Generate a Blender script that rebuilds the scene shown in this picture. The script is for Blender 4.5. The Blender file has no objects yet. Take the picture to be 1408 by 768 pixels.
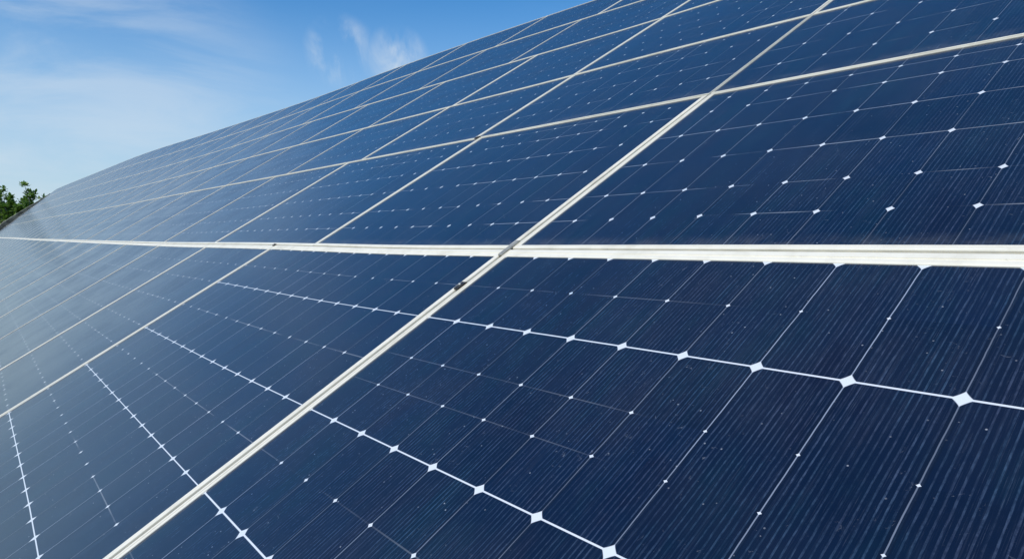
import bpy, bmesh, math, random
import numpy as np
from mathutils import Vector, Matrix
random.seed(7); rng = np.random.default_rng(7)
scene = bpy.context.scene
col = scene.collection

# ------------------------------------------------------------------ camera
CELL = 0.156                       # one solar cell, metres
AZ, PITCH, TILT = 0.687928, -0.0640912, 0.5392232
CAMZ = 1.72
fwd = Vector((-math.cos(AZ)*math.cos(PITCH), math.sin(AZ)*math.cos(PITCH), math.sin(PITCH)))
right = Vector((math.sin(AZ), math.cos(AZ), 0)); up = right.cross(fwd)
cd = bpy.data.cameras.new("camera"); cam = bpy.data.objects.new("camera", cd); col.objects.link(cam)
M = Matrix((right, up, -fwd)).transposed().to_4x4(); M.translation = Vector((0, 0, CAMZ)); cam.matrix_world = M
cd.sensor_width = 36.0; cd.lens = 905.176/1408*36.0; cd.clip_start = .02; cd.clip_end = 6000
scene.camera = cam
scene.view_settings.view_transform = 'Standard'; scene.view_settings.look = 'None'
scene.view_settings.gamma = 1; scene.view_settings.exposure = 0.0; scene.view_settings.use_curve_mapping = False

def pix_dir(x, y):
    return (fwd*905.176 + right*(x-704) - up*(y-384)).normalized()

# ------------------------------------------------------------------ sun + sky
SUN_EL = math.radians(46); SUN_DIR = Vector((.22, -.97, 0)).normalized()*math.cos(SUN_EL) + Vector((0, 0, math.sin(SUN_EL)))
sl = bpy.data.lights.new("sun", 'SUN'); sl.energy = 3.3; sl.angle = math.radians(.53); sl.color = (1, .955, .87)
so = bpy.data.objects.new("sun", sl); col.objects.link(so); so.rotation_euler = SUN_DIR.to_track_quat('Z', 'Y').to_euler(); so.location = (0, 0, 30)

class NT:
    """tiny helper for node trees"""
    def __init__(s, tree): s.t = tree; s.n = tree.nodes; s.l = tree.links
    def new(s, typ, **kw):
        n = s.n.new(typ)
        for k, v in kw.items(): setattr(n, k, v)
        return n
    def put(s, sock, v):
        if hasattr(v, 'is_output') or hasattr(v, 'links'): s.l.new(v, sock)
        else: sock.default_value = v
    def math(s, op, a, b=0., c=0., clamp=False):
        n = s.new('ShaderNodeMath', operation=op, use_clamp=clamp)
        s.put(n.inputs[0], a); s.put(n.inputs[1], b); s.put(n.inputs[2], c); return n.outputs[0]
    def vmath(s, op, a, b=(0, 0, 0)):
        n = s.new('ShaderNodeVectorMath', operation=op); s.put(n.inputs[0], a); s.put(n.inputs[1], b)
        return n.outputs['Value'] if op in ('DOT_PRODUCT', 'LENGTH', 'DISTANCE') else n.outputs[0]
    def step(s, v, lo, hi, o0=0., o1=1.):
        n = s.new('ShaderNodeMapRange', interpolation_type='SMOOTHSTEP'); s.put(n.inputs[0], v)
        for i, x in enumerate((lo, hi, o0, o1)): s.put(n.inputs[i+1], x)
        return n.outputs[0]
    def mix(s, f, a, b, blend='MIX'):
        n = s.new('ShaderNodeMix', data_type='RGBA', blend_type=blend)
        s.put(n.inputs[0], f)
        for i, v in ((6, a), (7, b)):
            if isinstance(v, tuple) and len(v) == 3: v = (*v, 1)
            s.put(n.inputs[i], v)
        return n.outputs[2]
    def noise(s, vec, scale, detail=3, rough=.55, dist=0., dims='3D'):
        n = s.new('ShaderNodeTexNoise', noise_dimensions=dims); s.put(n.inputs['Vector'], vec)
        n.inputs['Scale'].default_value = scale; n.inputs['Detail'].default_value = detail
        n.inputs['Roughness'].default_value = rough; n.inputs['Distortion'].default_value = dist
        return n.outputs[0]
    def mapping(s, vec, scale=(1, 1, 1), rot=(0, 0, 0), loc=(0, 0, 0)):
        n = s.new('ShaderNodeMapping'); s.put(n.inputs[0], vec)
        n.inputs['Location'].default_value = loc; n.inputs['Rotation'].default_value = rot; n.inputs['Scale'].default_value = scale
        return n.outputs[0]

world = bpy.data.worlds.new("World"); scene.world = world; world.use_nodes = True
w = NT(world.node_tree); w.n.clear()
sky = w.new('ShaderNodeTexSky', sky_type='NISHITA'); sky.sun_disc = False
sky.sun_elevation = SUN_EL; sky.sun_rotation = math.atan2(SUN_DIR.x, SUN_DIR.y)
sky.air_density = 1.0; sky.dust_density = 0.25; sky.ozone_density = 3.0; sky.altitude = 100
gen = w.new('ShaderNodeTexCoord').outputs['Generated']
def near_dir(x, y, inner, outer):
    d = pix_dir(x, y); dt = w.vmath('DOT_PRODUCT', w.vmath('NORMALIZE', gen), tuple(d))
    return w.step(dt, math.cos(math.radians(outer)), math.cos(math.radians(inner)))
wisp = w.noise(w.mapping(gen, (6, 6, 3.4), rot=(.35, .3, 0)), 2.4, 6, .58, .5)
veil = w.noise(w.mapping(gen, (1.6, 1.6, 6), rot=(.12, .1, 0)), 2.6, 6, .6, .5)
c1 = w.math('MULTIPLY', w.step(wisp, .38, .72), near_dir(545, 82, .1, 2.9))
c2 = w.math('MULTIPLY', w.step(wisp, .42, .70), near_dir(468, 72, .1, 3.2))
c2 = w.math('MULTIPLY', c2, .65)
c3 = w.math('MULTIPLY', w.step(veil, .30, .74), near_dir(40, 170, 4, 20))
c3 = w.math('MULTIPLY', c3, .42)
c4 = w.math('MULTIPLY', w.step(veil, .42, .8), .02)
cl = w.math('MAXIMUM', w.math('MAXIMUM', c1, c2), w.math('ADD', c3, c4), clamp=True)
hsv = w.new('ShaderNodeHueSaturation'); w.l.new(sky.outputs[0], hsv.inputs['Color']); hsv.inputs['Saturation'].default_value = 1.34
sz = w.new('ShaderNodeSeparateXYZ'); w.l.new(gen, sz.inputs[0])
skyh = w.mix(w.step(sz.outputs[2], .02, .36, .78, 0.), hsv.outputs[0], (3.0, 4.05, 5.1))
skyc = w.mix(cl, skyh, (4.4, 5.0, 5.6))
bg = w.new('ShaderNodeBackground'); w.l.new(skyc, bg.inputs[0]); bg.inputs[1].default_value = .15
wo = w.new('ShaderNodeOutputWorld'); w.l.new(bg.outputs[0], wo.inputs[0])

# ------------------------------------------------------------------ array surface: (u,v) in cells, n in metres
ORI = Vector((-15.45489, 9.09535, -0.31455))
KN = np.array([12, 0, -12, -30, -55, -90, -140, -200, -300, -430.])
HH = np.array([0.1411, 0, 0, -0.0938, -0.102, -0.0881, -0.0519, 0.0978, 0.1796, 0.5216])
GG = np.array([-0.4267, 0, 0.0964, 0.459, 0.7762, 1.0252, 1.7058, 2.5349, 3.2341, 3.9236])
def spl(x, h):
    s = -math.asinh(x/10.); k = -np.arcsinh(KN/10.); m = np.gradient(h, k)
    j = int(min(max(np.searchsorted(k, s)-1, 0), len(k)-2)); d = k[j+1]-k[j]; t = (s-k[j])/d
    if t > 1: return h[j+1]+m[j+1]*d*(t-1)
    if t < 0: return h[j]+m[j]*d*t
    return (2*t**3-3*t**2+1)*h[j]+(t**3-2*t**2+t)*d*m[j]+(-2*t**3+3*t**2)*h[j+1]+(t**3-t**2)*d*m[j+1]
_c = {}
def hg(u):
    k = round(u, 4)
    if k not in _c: _c[k] = (spl(u, HH), spl(u, GG))
    return _c[k]
CT, ST = math.cos(TILT), math.sin(TILT)
def P(u, v, n=0.):
    h, g = hg(u); h = h + v/20*g + n/CELL
    return Vector(((ORI.x+u)*CELL, (ORI.y+v*CT-h*ST)*CELL, (ORI.z+v*ST+h*CT)*CELL+CAMZ))

# ------------------------------------------------------------------ materials
def new_mat(name):
    m = bpy.data.materials.new(name); m.use_nodes = True; t = NT(m.node_tree)
    return m, t, t.n['Principled BSDF']
def glass_mat():
    m, t, b = new_mat('cell_glass')
    uv1 = t.new('ShaderNodeUVMap', uv_map='cells').outputs[0]
    uv2 = t.new('ShaderNodeUVMap', uv_map='strong').outputs[0]
    pos = t.new('ShaderNodeTexCoord').outputs['Object']
    oi = t.new('ShaderNodeObjectInfo').outputs['Random']
    wob = t.noise(pos, 9., 3)                                   # slight unevenness of the printed lines
    wob = t.math('MULTIPLY', t.math('SUBTRACT', wob, .5), .022)
    s1 = t.new('ShaderNodeSeparateXYZ'); t.l.new(uv1, s1.inputs[0]); s2 = t.new('ShaderNodeSeparateXYZ'); t.l.new(uv2, s2.inputs[0])
    u = t.math('ADD', s1.outputs[0], wob); wv = s1.outputs[1]; med = s2.outputs[0]; sv = s2.outputs[1]
    def tri(x):  # distance to nearest integer
        return t.math('ABSOLUTE', t.math('SUBTRACT', x, t.math('ROUND', x)))
    du, dw, ds = tri(u), tri(wv), tri(sv)
    strong = t.math('LESS_THAN', ds, .12)
    medp = t.math('MAXIMUM', med, 0.)
    # rounded cell corners leave small white diamonds on the back sheet
    rad = t.math('ADD', t.math('MULTIPLY', strong, t.math('SUBTRACT', t.math('ADD', .050, t.math('MULTIPLY', t.math('MINIMUM', med, 0.), -.024)), t.math('MULTIPLY', medp, .05))), t.math('ADD', t.math('ADD', .042, t.math('MULTIPLY', t.math('MINIMUM', med, 0.), .020)), t.math('MULTIPLY', medp, t.math('ADD', .010, t.math('MULTIPLY', t.step(med, .8, .95), .008)))))
    ast = t.math('POWER', t.math('ADD', t.math('POWER', du, .88), t.math('POWER', t.math('MULTIPLY', dw, 1.0), .88)), 1.136)
    dia = t.step(ast, t.math('MULTIPLY', rad, 1.08), t.math('MULTIPLY', rad, .9))
    sline = t.math('MULTIPLY', t.step(dw, t.math('SUBTRACT', .0135, t.math('MULTIPLY', medp, .010)), t.math('SUBTRACT', .0085, t.math('MULTIPLY', medp, .008))), strong)
    brk = t.step(t.noise(pos, 3.1, 2), .38, .62)
    wline = t.math('MULTIPLY', t.step(dw, .0115, .006), t.math('MULTIPLY', brk, t.math('ADD', .11, t.math('MULTIPLY', med, .24))))
    cw = t.new('ShaderNodeTexWhiteNoise', noise_dimensions='2D'); cv = t.new('ShaderNodeCombineXYZ'); t.l.new(t.math('ROUND', u), cv.inputs[0]); t.l.new(t.math('MULTIPLY', oi, 77.), cv.inputs[1]); t.l.new(cv.outputs[0], cw.inputs['Vector'])
    cbr = t.math('MULTIPLY', t.step(t.noise(pos, 2.3, 3), .25, .7, .35, 1.), t.math('ADD', .42, t.math('MULTIPLY', t.step(cw.outputs['Value'], .3, 1.), .75)))
    cline = t.math('MULTIPLY', t.step(du, .0085, .0035), cbr)
    cdark = t.math('MULTIPLY', t.step(du, .045, .03), .65)
    white = t.math('MAXIMUM', t.math('MAXIMUM', dia, sline), wline)
    # fingers and fine streaks run up the slope
    streak = t.noise(t.mapping(uv1, (14, .35, 1)), 1., 4, .6)
    fin = t.math('SINE', t.math('MULTIPLY', u, 2*math.pi*15))
    fin = t.step(t.math('ADD', fin, t.math('MULTIPLY', t.math('SUBTRACT', t.noise(t.mapping(uv1, (40, 2.5, 1)), 1., 4, .7), .5), 1.1)), .52, .86)
    fin = t.math('MULTIPLY', fin, t.step(streak, .32, .66, .22, 1.))
    crumb = t.step(t.noise(t.mapping(uv1, (30, 9, 1)), 1., 4, .75), .40, .62, .35, 1.)
    fin = t.math('MULTIPLY', fin, crumb)
    hair = t.noise(t.mapping(uv1, (95, .9, 1)), 1., 4, .75)
    hair = t.math('MULTIPLY', t.step(hair, .54, .70), t.step(t.noise(pos, 1.3, 3), .3, .65, .25, 1.))
    hair2 = t.noise(t.mapping(uv1, (26, .5, 1), loc=(5, 2, 1)), 1., 3, .6)
    hair2 = t.math('MULTIPLY', t.step(hair2, .55, .68), t.step(t.noise(pos, 5., 3), .35, .6, .2, 1.))
    tone = t.noise(t.mapping(uv1, (1, 1, 1), loc=(3, 1, 0)), .8, 3)
    cellid = t.new('ShaderNodeTexWhiteNoise', noise_dimensions='3D')
    fl = t.new('ShaderNodeCombineXYZ'); t.l.new(t.math('FLOOR', u), fl.inputs[0]); t.l.new(t.math('FLOOR', wv), fl.inputs[1]); t.l.new(oi, fl.inputs[2])
    t.l.new(fl.outputs[0], cellid.inputs[0])
    base = t.mix(cellid.outputs['Value'], (.0010, .0048, .019), (.0018, .0076, .029))
    base = t.mix(t.step(tone, .35, .75), base, (.0052, .0085, .024))
    tint = t.noise(t.mapping(uv1, (1.6, .5, 1), loc=(9, 4, 0)), 1., 4, .6)
    base = t.mix(t.step(tint, .50, .70), base, (.0020, .0105, .026)); base = t.mix(t.step(tint, .46, .30), base, (.0032, .0046, .018))
    base = t.mix(t.math('MULTIPLY', fin, .66), base, t.mix(t.step(tint, .35, .65), (.070, .090, .150), (.045, .092, .155)))
    base = t.mix(t.math('MULTIPLY', t.math('MULTIPLY', hair, crumb), .55), base, (.11, .135, .19))
    base = t.mix(t.math('MULTIPLY', hair2, .10), base, (.09, .11, .16))
    base = t.mix(cdark, base, (.003, .005, .014))
    base = t.mix(cline, base, (.38, .44, .55))
    base = t.mix(white, base, (.72, .75, .78))
    # dust film, specks, dried drops
    dust = t.step(t.noise(pos, 1.7, 6, .65), .35, .8, .002, .018)
    base = t.mix(dust, base, (.42, .43, .44))
    edge = t.math('MULTIPLY', t.step(wv, .62, .30), t.step(med, .40, .45))
    edge = t.math('MULTIPLY', edge, t.step(t.noise(pos, 14., 5, .7), .35, .7))
    base = t.mix(t.math('MULTIPLY', edge, .16), base, (.38, .36, .32))
    vo = t.new('ShaderNodeTexVoronoi', feature='F1'); t.l.new(pos, vo.inputs['Vector']); vo.inputs['Scale'].default_value = 62
    sp = t.step(vo.outputs['Distance'], .13, .04)
    vs = t.new('ShaderNodeSeparateColor'); t.l.new(vo.outputs['Color'], vs.inputs[0])
    sp = t.math('MULTIPLY', sp, t.step(vs.outputs[0], .70, .98))
    base = t.mix(t.math('MULTIPLY', sp, .55), base, (.55, .58, .62))
    sm = t.math('MULTIPLY', t.step(t.noise(pos, 55., 5, .8, 1.2), .62, .74), t.step(t.noise(pos, 4., 2), .42, .62))
    base = t.mix(t.math('MULTIPLY', sm, .5), base, (.40, .43, .48))
    t.l.new(base, b.inputs['Base Color'])
    rg = t.step(t.noise(pos, 2.2, 5, .6), .3, .75, .15, .23)
    t.l.new(rg, b.inputs['Roughness']); b.inputs['IOR'].default_value = 1.6
    b.inputs['Sheen Weight'].default_value = .06; b.inputs['Sheen Roughness'].default_value = .35; b.inputs['Sheen Tint'].default_value = (.8, .85, .9, 1)
    bp = t.new('ShaderNodeBump'); bp.inputs['Strength'].default_value = .02; bp.inputs['Distance'].default_value = .01
    t.l.new(t.noise(pos, 3., 3), bp.inputs['Height']); t.l.new(bp.outputs[0], b.inputs['Normal'])
    return m
def frame_mat():
    m, t, b = new_mat('white_frame')
    pos = t.new('ShaderNodeTexCoord').outputs['Object']
    n = t.noise(pos, 8., 5, .65); n2 = t.noise(t.mapping(pos, (1, 1, 1)), 90., 4, .7)
    c = t.mix(t.step(n, .4, .8), (.86, .805, .665), (.68, .63, .50))
    c = t.mix(t.math('MULTIPLY', t.step(n2, .62, .74), .35), c, (.40, .38, .32))
    t.l.new(c, b.inputs['Base Color']); b.inputs['Roughness'].default_value = .42; b.inputs['Metallic'].default_value = .0
    return m
def simple(name, c, rough=.6, metal=0., var=.25, scale=12.):
    m, t, b = new_mat(name); pos = t.new('ShaderNodeTexCoord').outputs['Object']
    n = t.step(t.noise(pos, scale, 5, .6), .3, .7)
    t.l.new(t.mix(n, tuple(x*(1-var) for x in c), tuple(min(1, x*(1+var)) for x in c)), b.inputs['Base Color'])
    b.inputs['Roughness'].default_value = rough; b.inputs['Metallic'].default_value = metal
    return m
GLASS = glass_mat(); FRAME = frame_mat()
BACK = simple('back_sheet', (.75, .75, .73), .6, var=.05)
STEEL = simple('galvanised_steel', (.42, .42, .40), .45, .6, .15, 20)
DARKM = simple('dark_clamp', (.035, .030, .026), .5, .2, .3, 60)
GREYM = simple('grey_clamp', (.34, .33, .28), .5, .2, .2, 60)
FASC = simple('weathered_trim', (.16, .16, .12), .8, 0, .6, 2.5)

# ------------------------------------------------------------------ objects
def tag(o, label=None, cat=None, group=None, kind=None):
    if label: o['label'] = label
    if cat: o['category'] = cat
    if group: o['group'] = group
    if kind: o['kind'] = kind
    return o
def link_mesh(name, verts, faces, mats, parent=None, loc=(0, 0, 0), midx=None, smooth=False):
    me = bpy.data.meshes.new(name); me.from_pydata([tuple(v) for v in verts], [], faces)
    for m in mats: me.materials.append(m)
    if midx is not None: me.polygons.foreach_set('material_index', midx)
    if smooth: me.polygons.foreach_set('use_smooth', [True]*len(me.polygons))
    me.update()
    o = bpy.data.objects.new(name, me); col.objects.link(o); o.parent = parent; o.location = loc
    return o

LOW_R = [(-11.4, 9.1, 4.5), (-9.79, 8, 4), (-8.62, 7, 3.5), (-7.39, 6, 3), (-6.36, 5, 2.5), (-5.35, 4, 2), (-4.42, 3, 1.66), (-3.67, 2, 1.33), (-2.55, 1, 1), (-1.42, 0, .5), (0, -1.25, -.1)]
LOW_L = [(-11.4, 9.1, 4.5), (-9.79, 8, 4), (-8.62, 7, 3.5), (-7.39, 6, 3), (-6.36, 5, 2.5), (-5.35, 4, 2), (-3.95, 3, 1.5), (-2.55, 2, 1), (-1.42, 1, .5), (0, -.25, -.1)]
def upper_rows(v0, v1, offs):
    r = [(v0, .25, .5)]
    for i, o in enumerate(offs): r.append((v0+o, i+1, .5))
    r.append((v1, len(offs)+1.6, .5)); return r

FH = .0045     # lip of the frame above the glass
FD = -.035     # depth of the frame below the glass
def make_panel(ua, ub, va, vb, rows, wl, wr, wb, wt, seg, med, parent, uvx=None):
    """ua>ub (right to left), va<vb. wl/wr/wb/wt frame widths in cells"""
    org = P((ua+ub)/2, (va+vb)/2)
    parent.location = org
    nc = round(ua-ub)
    us = [ua+(ub-ua)*i/seg for i in range(seg+1)]
    # ---- glass: laminate between the frame bars, front with the cells, white back
    g0, g1, h0, h1 = ua-wr*.6, ub+wl*.6, va+wb*.6, vb-wt*.6
    gu = [g0+(g1-g0)*i/seg for i in range(seg+1)]
    rr = sorted(rows); vv = [r[0] for r in rr]
    def wmap(v): return (float(np.interp(v, vv, [r[1] for r in rr])), float(np.interp(v, vv, [r[2] for r in rr])))
    gv = [h0]+[x for x in vv if h0+.02 < x < h1-.02]+[h1]
    nv, nu = len(gv), len(gu); V = []; F = []; UV1 = []; UV2 = []; mi = []
    for nn in (0., -.006):
        for v in gv:
            for u in gu: V.append(P(u, v, nn)-org)
    def uvof(k):
        k %= nv*nu; v = gv[k//nu]; u = gu[k % nu]; a, b_ = wmap(v)
        m_ = med if med != 0. else -min(1., max(0., (u-9.8)/2.2))*(1. if v > -7 else .7)
        return ((u-uvx[0])/uvx[1] if uvx else (u-ua)/(ua-ub)*nc, a), (m_, b_)
    for j in range(nv-1):
        for i in range(nu-1):
            a = j*nu+i; q = (a, a+nu, a+nu+1, a+1); F.append(q); mi.append(0)
    for j in range(nv-1):
        for i in range(nu-1):
            a = nv*nu+j*nu+i; F.append((a, a+1, a+nu+1, a+nu)); mi.append(1)
    o = link_mesh('glass', V, F, [GLASS, BACK], parent, midx=mi, smooth=True)
    me = o.data
    for nm in ('cells', 'strong'):
        lay = me.uv_layers.new(name=nm); which = 0 if nm == 'cells' else 1
        for li, lp in enumerate(me.loops):
            lay.data[li].uv = uvof(lp.vertex_index)[which]
    # ---- frame: four bars, mitred at the corners
    V = []; F = []
    def bar(corners, outer_to_inner):
        pass
    # ring profile: fraction across the bar (0 outer .. 1 inner), height
    prof = [(0, FD), (0, FH*.45), (.07, FH*.9), (.16, FH), (.50, FH), (.53, FH*.45), (.60, FH*.45), (.64, FH*.85), (.88, FH*.85), (.95, FH*.7), (1., FH*.35), (1., -.004)]
    ring = []   # closed loop of (u_outer,v_outer,u_inner,v_inner)
    n2 = max(2, seg)
    def ring_pt(uo, vo, ui, vi): ring.append((uo, vo, ui, vi))
    for i in range(n2+1):
        f = i/n2; ring_pt(ua+(ub-ua)*f, va, (ua-wr)+((ub+wl)-(ua-wr))*f, va+wb)
    for i in range(1, n2+1):
        f = i/n2; ring_pt(ub, va+(vb-va)*f, ub+wl, (va+wb)+((vb-wt)-(va+wb))*f)
    for i in range(1, n2+1):
        f = i/n2; ring_pt(ub+(ua-ub)*f, vb, (ub+wl)+((ua-wr)-(ub+wl))*f, vb-wt)
    for i in range(1, n2):
        f = i/n2; ring_pt(ua, vb+(va-vb)*f, ua-wr, (vb-wt)+((va+wb)-(vb-wt))*f)
    np_ = len(prof)
    for (uo, vo, ui, vi) in ring:
        for (f, hgt) in prof: V.append(P(uo+(ui-uo)*f, vo+(vi-vo)*f, hgt)-org)
    R = len(ring)
    for i in range(R):
        j = (i+1) % R
        for k in range(np_-1): F.append((i*np_+k, j*np_+k, j*np_+k+1, i*np_+k+1))
    fr = link_mesh('frame', V, F, [FRAME], parent)
    return parent

ORD = ['rightmost', 'second', 'third', 'fourth', 'fifth', 'sixth', 'seventh', 'eighth', 'ninth', 'tenth', 'eleventh', 'twelfth', 'thirteenth', 'fourteenth', 'fifteenth', 'sixteenth', 'seventeenth', 'eighteenth', 'nineteenth', 'twentieth', 'twenty-first', 'twenty-second', 'twenty-third', 'twenty-fourth', 'twenty-fifth', 'twenty-sixth', 'twenty-seventh', 'twenty-eighth', 'twenty-ninth', 'thirtieth', 'thirty-first', 'thirty-second', 'thirty-third', 'thirty-fourth', 'thirty-fifth', 'thirty-sixth', 'thirty-seventh', 'thirty-eighth', 'thirty-ninth', 'fortieth']
UEND = -430.
def joints(first):
    L = list(first)
    n = max(1, round((L[-1]-UEND)/12.4)); st = (L[-1]-UEND)/n; a = L[-1]
    for i in range(1, n+1): L.append(a-st*i)
    return L
VB, VC, VD, VE, VF = 8.49, 15.27, 23.13, 31.52, 38.99
ROWS = [
 (-11.4, 0., joints([15.35, 4.35, -9.9, -18.9, -29.3, -40.3, -52.2]), 'bottom row below the wide seam'),
 (0., VB, joints([15.35, 4.35, -6.4, -18.6, -29.7, -40.9, -52.6]), 'row right above the wide seam'),
 (VB, VC, joints([15.35, 4.35, -6.9, -17.2, -28.0, -41.2, -53.]), 'second row above the wide seam'),
 (VC, VD, joints([15.35, 4.35, -7.0, -17.0, -27.5, -40.]), 'third row above the wide seam'),
 (VD, VE, joints([15.35, 4.35, -7.2, -20., -31.5, -43.]), 'second row from the top edge'),
 (VE, VF, joints([15.35, 4.35, -7.0, -18.5, -30.5, -43.]), 'topmost row along the sky'),
]
for r, (va, vb, J, rname) in enumerate(ROWS):
    for k in range(len(J)-1):
        ua, ub = J[k], J[k+1]
        near = ua > 0
        # frame widths at each side, in cells
        def side(u, rr):      # vertical seam half width
            if abs(u-4.35) < .1: return .135 if rr <= 1 else (.028 if rr == 2 else .07)
            if u > 0: return .13
            if u > -20: return .08
            return .048
        wr, wl = side(ua, r), side(ub, r)
        wb = .055; wt = .055
        if r == 0: wt = .265; wb = .12
        if r == 1: wb = .135; wt = .055
        if r == 5: wt = .06
        gu = .05 if ua > -20 else .03
        gap_r = .058 if abs(ua-4.35) < .1 and r <= 1 else (.035 if ua > -20 else .012)
        gap_l = .058 if abs(ub-4.35) < .1 and r <= 1 else (.035 if ub > -20 else .012)
        gv0 = .035 if r else 0; gv1 = .03
        seg = 6 if k < 5 else 3
        if r == 0:
            rows = LOW_R if k == 0 else LOW_L
            if k > 1: rows = [(a_, b_, .5) for a_, b_, c_ in LOW_L]
        else:
            pitch = (vb-va); nrow = 5 if r == 1 else 4
            offs = {1: [1.22, 2.35, 3.9, 5.5, 7.0], 2: [1.7, 3.3, 5.0, 6.3], 3: [1.4, 2.9, 4.5, 6.2], 4: [1.5, 3.1, 4.8, 6.6], 5: [1.4, 2.9, 4.4, 6.0]}[r]
            rows = upper_rows(va, vb, offs)
        e = bpy.data.objects.new('solar_panel', None); col.objects.link(e); e.empty_display_size = .2
        pos = 'rightmost' if k == 0 else ('leftmost' if k == len(J)-2 else ORD[k]+' from the right')
        tone = 'dark navy' if k < 2 else ('blue' if k < 6 else ('pale blue' if k < 13 else 'hazy greyish'))
        tag(e, f'{tone} solar panel, {pos} in the {rname}', 'solar panel', 'solar panels of the long tilted array')
        make_panel(ua-gap_r, ub+gap_l, va+gv0, vb-gv1, rows, wl, wr, wb, wt, seg, (0. if k < 1 else .3 if k == 1 else .38) if r == 0 else (1. if r == 1 else .75 if r == 2 else .5), e,
                   {(0, 0): (4.5, 1.003), (0, 1): (4.28, .996), (1, 0): (4.235, 1.055), (2, 0): (4.35, 1.27)}.get((r, k)))
        e.rotation_euler = (float(rng.uniform(-.0007, .0007)), float(rng.uniform(-.0007, .0007)), 0)

# ------------------------------------------------------------------ clamps
def box_uvn(u0, u1, v0, v1, n0, n1, org, seg=1, bev=0.):
    V = []; F = []
    for i in range(seg+1):
        u = u0+(u1-u0)*i/seg
        for (v, n) in ((v0, n0), (v1, n0), (v1, n1-bev), (v1-bev/CELL, n1), (v0+bev/CELL, n1), (v0, n1-bev)): V.append(P(u, v, n)-org)
    for i in range(seg):
        a = i*6; b = a+6
        for k in range(6): F.append((a+k, a+(k+1) % 6, b+(k+1) % 6, b+k))
    F.append(tuple(range(5, -1, -1))); F.append(tuple(range(seg*6, seg*6+6)))
    return V, F
def clamp(u, v, du, dv, mat, label, bolt=True):
    org = P(u, v, FH); e = bpy.data.objects.new('panel_clamp', None); col.objects.link(e); e.location = org; e.empty_display_size = .03
    tag(e, label, 'clamp', 'clamps holding the panel frames')
    V, F = box_uvn(u-du, u+du, v-dv, v+dv, FH+.0005, FH+.006, org, 2, .002)
    link_mesh('plate', V, F, [mat], e)
    if bolt:
        nrm = Vector((0, -ST, CT)); t1 = Vector((1, 0, 0)); t2 = nrm.cross(t1); V = []; F = []
        for (rr, hh) in ((.0065, .0055), (.0065, .0105), (.005, .012)):
            for i in range(6):
                a = i*math.pi/3; V.append(nrm*hh+t1*rr*math.cos(a)+t2*rr*math.sin(a))
        for k in (0, 1):
            for i in range(6): F.append((k*6+i, k*6+(i+1) % 6, (k+1)*6+(i+1) % 6, (k+1)*6+i))
        F.append(tuple(range(12, 18)))
        link_mesh('bolt', V, F, [STEEL if mat is DARKM else DARKM], e)
clamp(4.35, -1.50, .075, .13, DARKM, 'small dark clamp in the diagonal white seam just below the wide seam')
clamp(4.355, 0., .065, .30, GREYM, 'grey clamp plate where the diagonal seam crosses the wide white seam', False)
clamp(-6.65, VB-.02, .13, .08, DARKM, 'small black clamp at the crossing on the first thin seam above the wide one')
clamp(-9.9, -.05, .09, .06, DARKM, 'tiny dark clamp on the wide seam at the second lower diagonal seam')

# ------------------------------------------------------------------ sealing strips lying in the two widest seams
SEAL = simple('tan_seal', (.34, .31, .235), .8, 0, .3, 25)
def strip(name_label, pts, wu, wv):
    org = P(*pts[0]); V = []; F = []
    for (u, v) in pts:
        for (s, n) in ((-1, -.014), (-1, -.0035), (0, -.001), (1, -.0035), (1, -.014)): V.append(P(u+s*wu, v+s*wv, n)-org)
    for i in range(len(pts)-1):
        for k in range(5): F.append((i*5+k, i*5+(k+1) % 5, i*5+5+(k+1) % 5, i*5+5+k))
    F += [(4, 3, 2, 1, 0), tuple(len(V)-5+k for k in range(5))]
    o = link_mesh('sealing_strip', V, F, [SEAL], None, org); tag(o, name_label, 'seal', 'sealing strips in the seams')
strip('long tan sealing strip lying in the wide horizontal seam', [(15.3-i*(15.3-UEND)/70, .003) for i in range(71)], 0, .031)
strip('grey tan sealing strip in the widest diagonal seam, below the horizontal seam', [(4.35, -11.3+i*1.125) for i in range(11)], .054, 0)
strip('grey tan sealing strip in the widest diagonal seam, above the horizontal seam', [(4.35, .06+i*1.04) for i in range(9)], .054, 0)

# ------------------------------------------------------------------ rack underneath
rack = bpy.data.objects.new('mounting_rack', None); col.objects.link(rack); rack.location = (P(-150, 0).x, P(-150, 0).y, 0)
tag(rack, 'long steel rack with dark end trim that carries the whole array of panels', 'rack')
ro = rack.location.copy()
for v in (-9.2, -2.2, 1.9, 6.6, 10., 13.8, 17., 21.3, 25., 29.6, 33.2, 37.2):
    V, F = box_uvn(15.2, UEND+.2, v-.13, v+.13, -.085, -.037, ro, 40, .003)
    link_mesh('rail', V, F, [STEEL], rack)
def cyl(p0, p1, r, n=8):
    d = (p1-p0).normalized(); a = d.orthogonal().normalized(); b = d.cross(a); V = []; F = []
    for p in (p0, p1):
        for i in range(n): V.append(p+a*r*math.cos(2*math.pi*i/n)+b*r*math.sin(2*math.pi*i/n))
    for i in range(n): F.append((i, (i+1) % n, n+(i+1) % n, n+i))
    F.append(tuple(range(n-1, -1, -1))); F.append(tuple(range(n, 2*n))); return V, F
for i in range(21):
    u = 11-i*21.8
    # sloping beam
    V = []; F = []
    for v in np.linspace(-10.6, 38.3, 7):
        for (dx, n) in ((-.03, -.165), (.03, -.165), (.03, -.087), (-.03, -.087)): V.append(P(u, v, n)+Vector((dx, 0, 0))-ro)
    for s in range(6):
        for k in range(4): F.append((s*4+k, s*4+(k+1) % 4, s*4+4+(k+1) % 4, s*4+4+k))
    F += [(3, 2, 1, 0), (24, 25, 26, 27)]
    link_mesh('beam', V, F, [STEEL], rack)
    for v in (-8.5, 13., 34.):
        top = P(u, v, -.15); V, F = cyl(Vector((top.x, top.y, -.3))-ro, top-ro, .045)
        link_mesh('post', V, F, [STEEL], rack)
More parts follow.
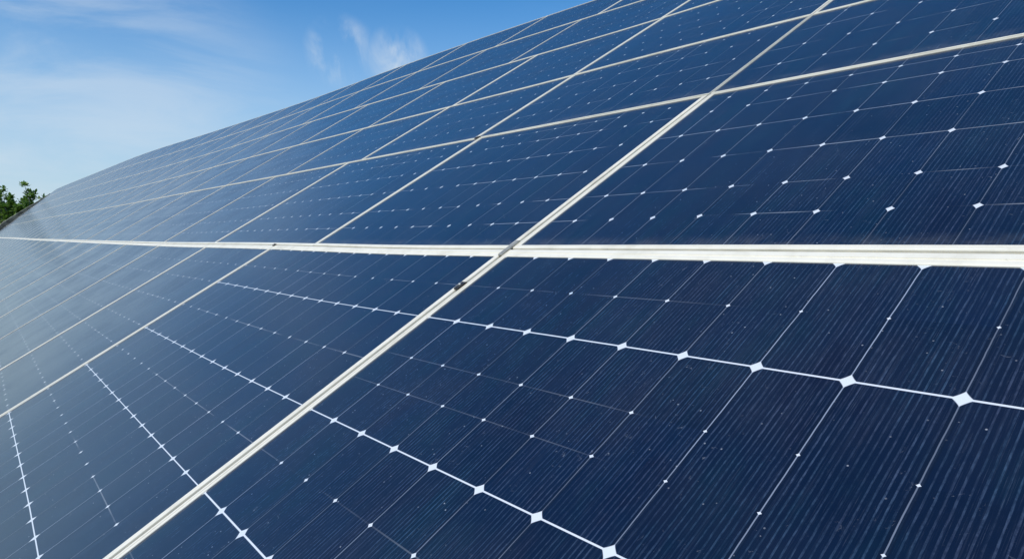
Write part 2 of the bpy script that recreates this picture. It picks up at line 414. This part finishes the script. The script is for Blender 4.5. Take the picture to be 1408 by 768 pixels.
# raised weathered trim along the far end
V = []; F = []; vs_ = np.linspace(-11.6, 35., 24)
for v in vs_:
    f = max(0, min(1, (33-v)/22.)); hgt = .04+.33*f+.02*math.sin(v*1.7)*f
    for (uu, n) in ((UEND-.15, -.10), (UEND-2.0, -.10), (UEND-2.0, hgt), (UEND-.15, hgt*.9)): V.append(P(uu, v, n)-ro)
for s in range(len(vs_)-1):
    for k in range(4): F.append((s*4+k, s*4+(k+1) % 4, s*4+4+(k+1) % 4, s*4+4+k))
F += [(3, 2, 1, 0), tuple(len(V)-4+i for i in range(4))]
link_mesh('end_trim', V, F, [FASC], rack)

# ------------------------------------------------------------------ ground
def ground():
    m, t, b = new_mat('grass_ground'); pos = t.new('ShaderNodeTexCoord').outputs['Object']
    n = t.noise(pos, .35, 8, .65); n2 = t.noise(pos, 14., 5, .7)
    c = t.mix(t.step(n, .35, .68), (.045, .075, .022), (.11, .115, .045)); c = t.mix(t.step(n2, .35, .7), c, (.03, .05, .014))
    t.l.new(c, b.inputs['Base Color']); b.inputs['Roughness'].default_value = .95
    bp = t.new('ShaderNodeBump'); bp.inputs['Strength'].default_value = .6; bp.inputs['Distance'].default_value = .05; t.l.new(n2, bp.inputs['Height']); t.l.new(bp.outputs[0], b.inputs['Normal'])
    V = []; F = []; N = 60
    xs = [math.copysign(abs(a)**3, a)*3000 for a in np.linspace(-1, 1, N)]
    for y in xs:
        for x in xs:
            d = math.hypot(x, y); z = -.0+ (0 if d < 80 else min(1, (d-80)/300)*2.2*math.sin(x*.011+1)*math.cos(y*.009))
            V.append((x, y, z))
    for j in range(N-1):
        for i in range(N-1): a = j*N+i; F.append((a, a+1, a+N+1, a+N))
    tag(link_mesh('ground', V, F, [m], smooth=True), kind='structure')
ground()

# ------------------------------------------------------------------ broad-leaved trees past the far end
def leaf_mat():
    m, t, b = new_mat('leaf'); pos = t.new('ShaderNodeTexCoord').outputs['Object']
    n = t.noise(pos, 1.1, 4); wn = t.new('ShaderNodeNewGeometry').outputs['Random Per Island']
    c = t.mix(wn, (.070, .15, .014), (.20, .32, .04)); c = t.mix(t.step(n, .4, .7), c, (.10, .16, .03))
    t.l.new(c, b.inputs['Base Color']); b.inputs['Roughness'].default_value = .45
    tr = t.new('ShaderNodeBsdfTranslucent'); tr.inputs[0].default_value = (.16, .30, .04, 1)
    mx = t.new('ShaderNodeMixShader'); mx.inputs[0].default_value = .3
    t.l.new(b.outputs[0], mx.inputs[1]); t.l.new(tr.outputs[0], mx.inputs[2]); t.l.new(mx.outputs[0], t.n['Material Output'].inputs[0])
    return m
LEAF = leaf_mat(); BARK = simple('pale_bark', (.34, .31, .24), .85, 0, .35, 9)
def tree(px, dist, top_y, spread, n_br, n_leaf, label, seed):
    R = random.Random(seed)
    d = pix_dir(px, 326); base = Vector((d.x, d.y, 0)).normalized()*dist; base.z = 0
    H = CAMZ + (326-top_y)/905.2*dist/1.25
    e = bpy.data.objects.new('broadleaf_tree', None); col.objects.link(e); e.location = base
    tag(e, label, 'tree', 'trees beyond the far end of the array')
    TV = []; TF = []; tips = []
    def limb(p0, p1, r0, r1, seg=5, n=7):
        pts = [p0.lerp(p1, i/seg)+Vector((R.uniform(-1, 1), R.uniform(-1, 1), 0))*.05*(p1-p0).length*(0 < i < seg) for i in range(seg+1)]
        b0 = len(TV)
        for i, p in enumerate(pts):
            q = pts[min(i+1, seg)]-pts[max(i-1, 0)]; a = q.orthogonal().normalized(); b = q.normalized().cross(a); r = r0+(r1-r0)*i/seg
            for k in range(n): TV.append(p+a*r*math.cos(2*math.pi*k/n)+b*r*math.sin(2*math.pi*k/n))
        for i in range(seg):
            for k in range(n): TF.append((b0+i*n+k, b0+i*n+(k+1) % n, b0+(i+1)*n+(k+1) % n, b0+(i+1)*n+k))
        return pts
    tk = limb(Vector((0, 0, -.1)), Vector((R.uniform(-.3, .3), R.uniform(-.3, .3), H*.62)), .26, .13, 7)
    for i in range(n_br):
        s = tk[2+int(R.random()*5)]; a = R.uniform(0, 2*math.pi); rr = spread*R.uniform(.35, 1)
        zt = H*R.uniform(.55, .97) if i else H*.97
        if i == 0: rr = .3
        zt -= .25*rr*rr/spread
        tip = Vector((math.cos(a)*rr, math.sin(a)*rr, zt))
        pts = limb(s, tip, .09, .03, 5, 6); tips += pts[2:]
        for j in range(4):
            q = pts[2+j % 4]; t2 = q+Vector((R.uniform(-1, 1), R.uniform(-1, 1), R.uniform(-.1, 1))).normalized()*R.uniform(.4, .9)
            tips += limb(q, t2, .025, .012, 3, 5)[1:]
    link_mesh('trunk', TV, TF, [BARK], e, smooth=True)
    V = []; F = []
    for i in range(n_leaf):
        p = R.choice(tips)+Vector((R.gauss(0, .08), R.gauss(0, .08), R.gauss(0, .08)))
        L = R.uniform(.38, .72); W = L*R.uniform(.24, .34)
        ax = Vector((R.uniform(-1, 1), R.uniform(-1, 1), R.uniform(-.5, .9))).normalized()
        sd = ax.cross(Vector((R.uniform(-.4, .4), R.uniform(-.4, .4), 1))).normalized(); nn = ax.cross(sd)
        b0 = len(V)
        V += [p, p+ax*L*.3+sd*W*.85+nn*.02, p+ax*L*.65+sd*W*.8+nn*.02, p+ax*L-nn*L*.12, p+ax*L*.65-sd*W*.8+nn*.02, p+ax*L*.3-sd*W*.85+nn*.02, p+ax*L*.5-nn*.01]
        F += [(b0, b0+1, b0+6), (b0+1, b0+2, b0+6), (b0+2, b0+3, b0+6), (b0+3, b0+4, b0+6), (b0+4, b0+5, b0+6), (b0+5, b0, b0+6)]
    link_mesh('crown', V, F, [LEAF], e)
tree(41, 112, 252, 1.9, 13, 1200, 'green broad-leaved tree with a pointed top, nearest the panels at the left edge', 3)
tree(4, 120, 256, 2., 14, 1400, 'taller leafy tree with a pale stem, cut by the left edge of the photo', 12)
tree(20, 108, 272, 2.1, 18, 2000, 'low bushy tree filling the gap between the two taller trees', 21)
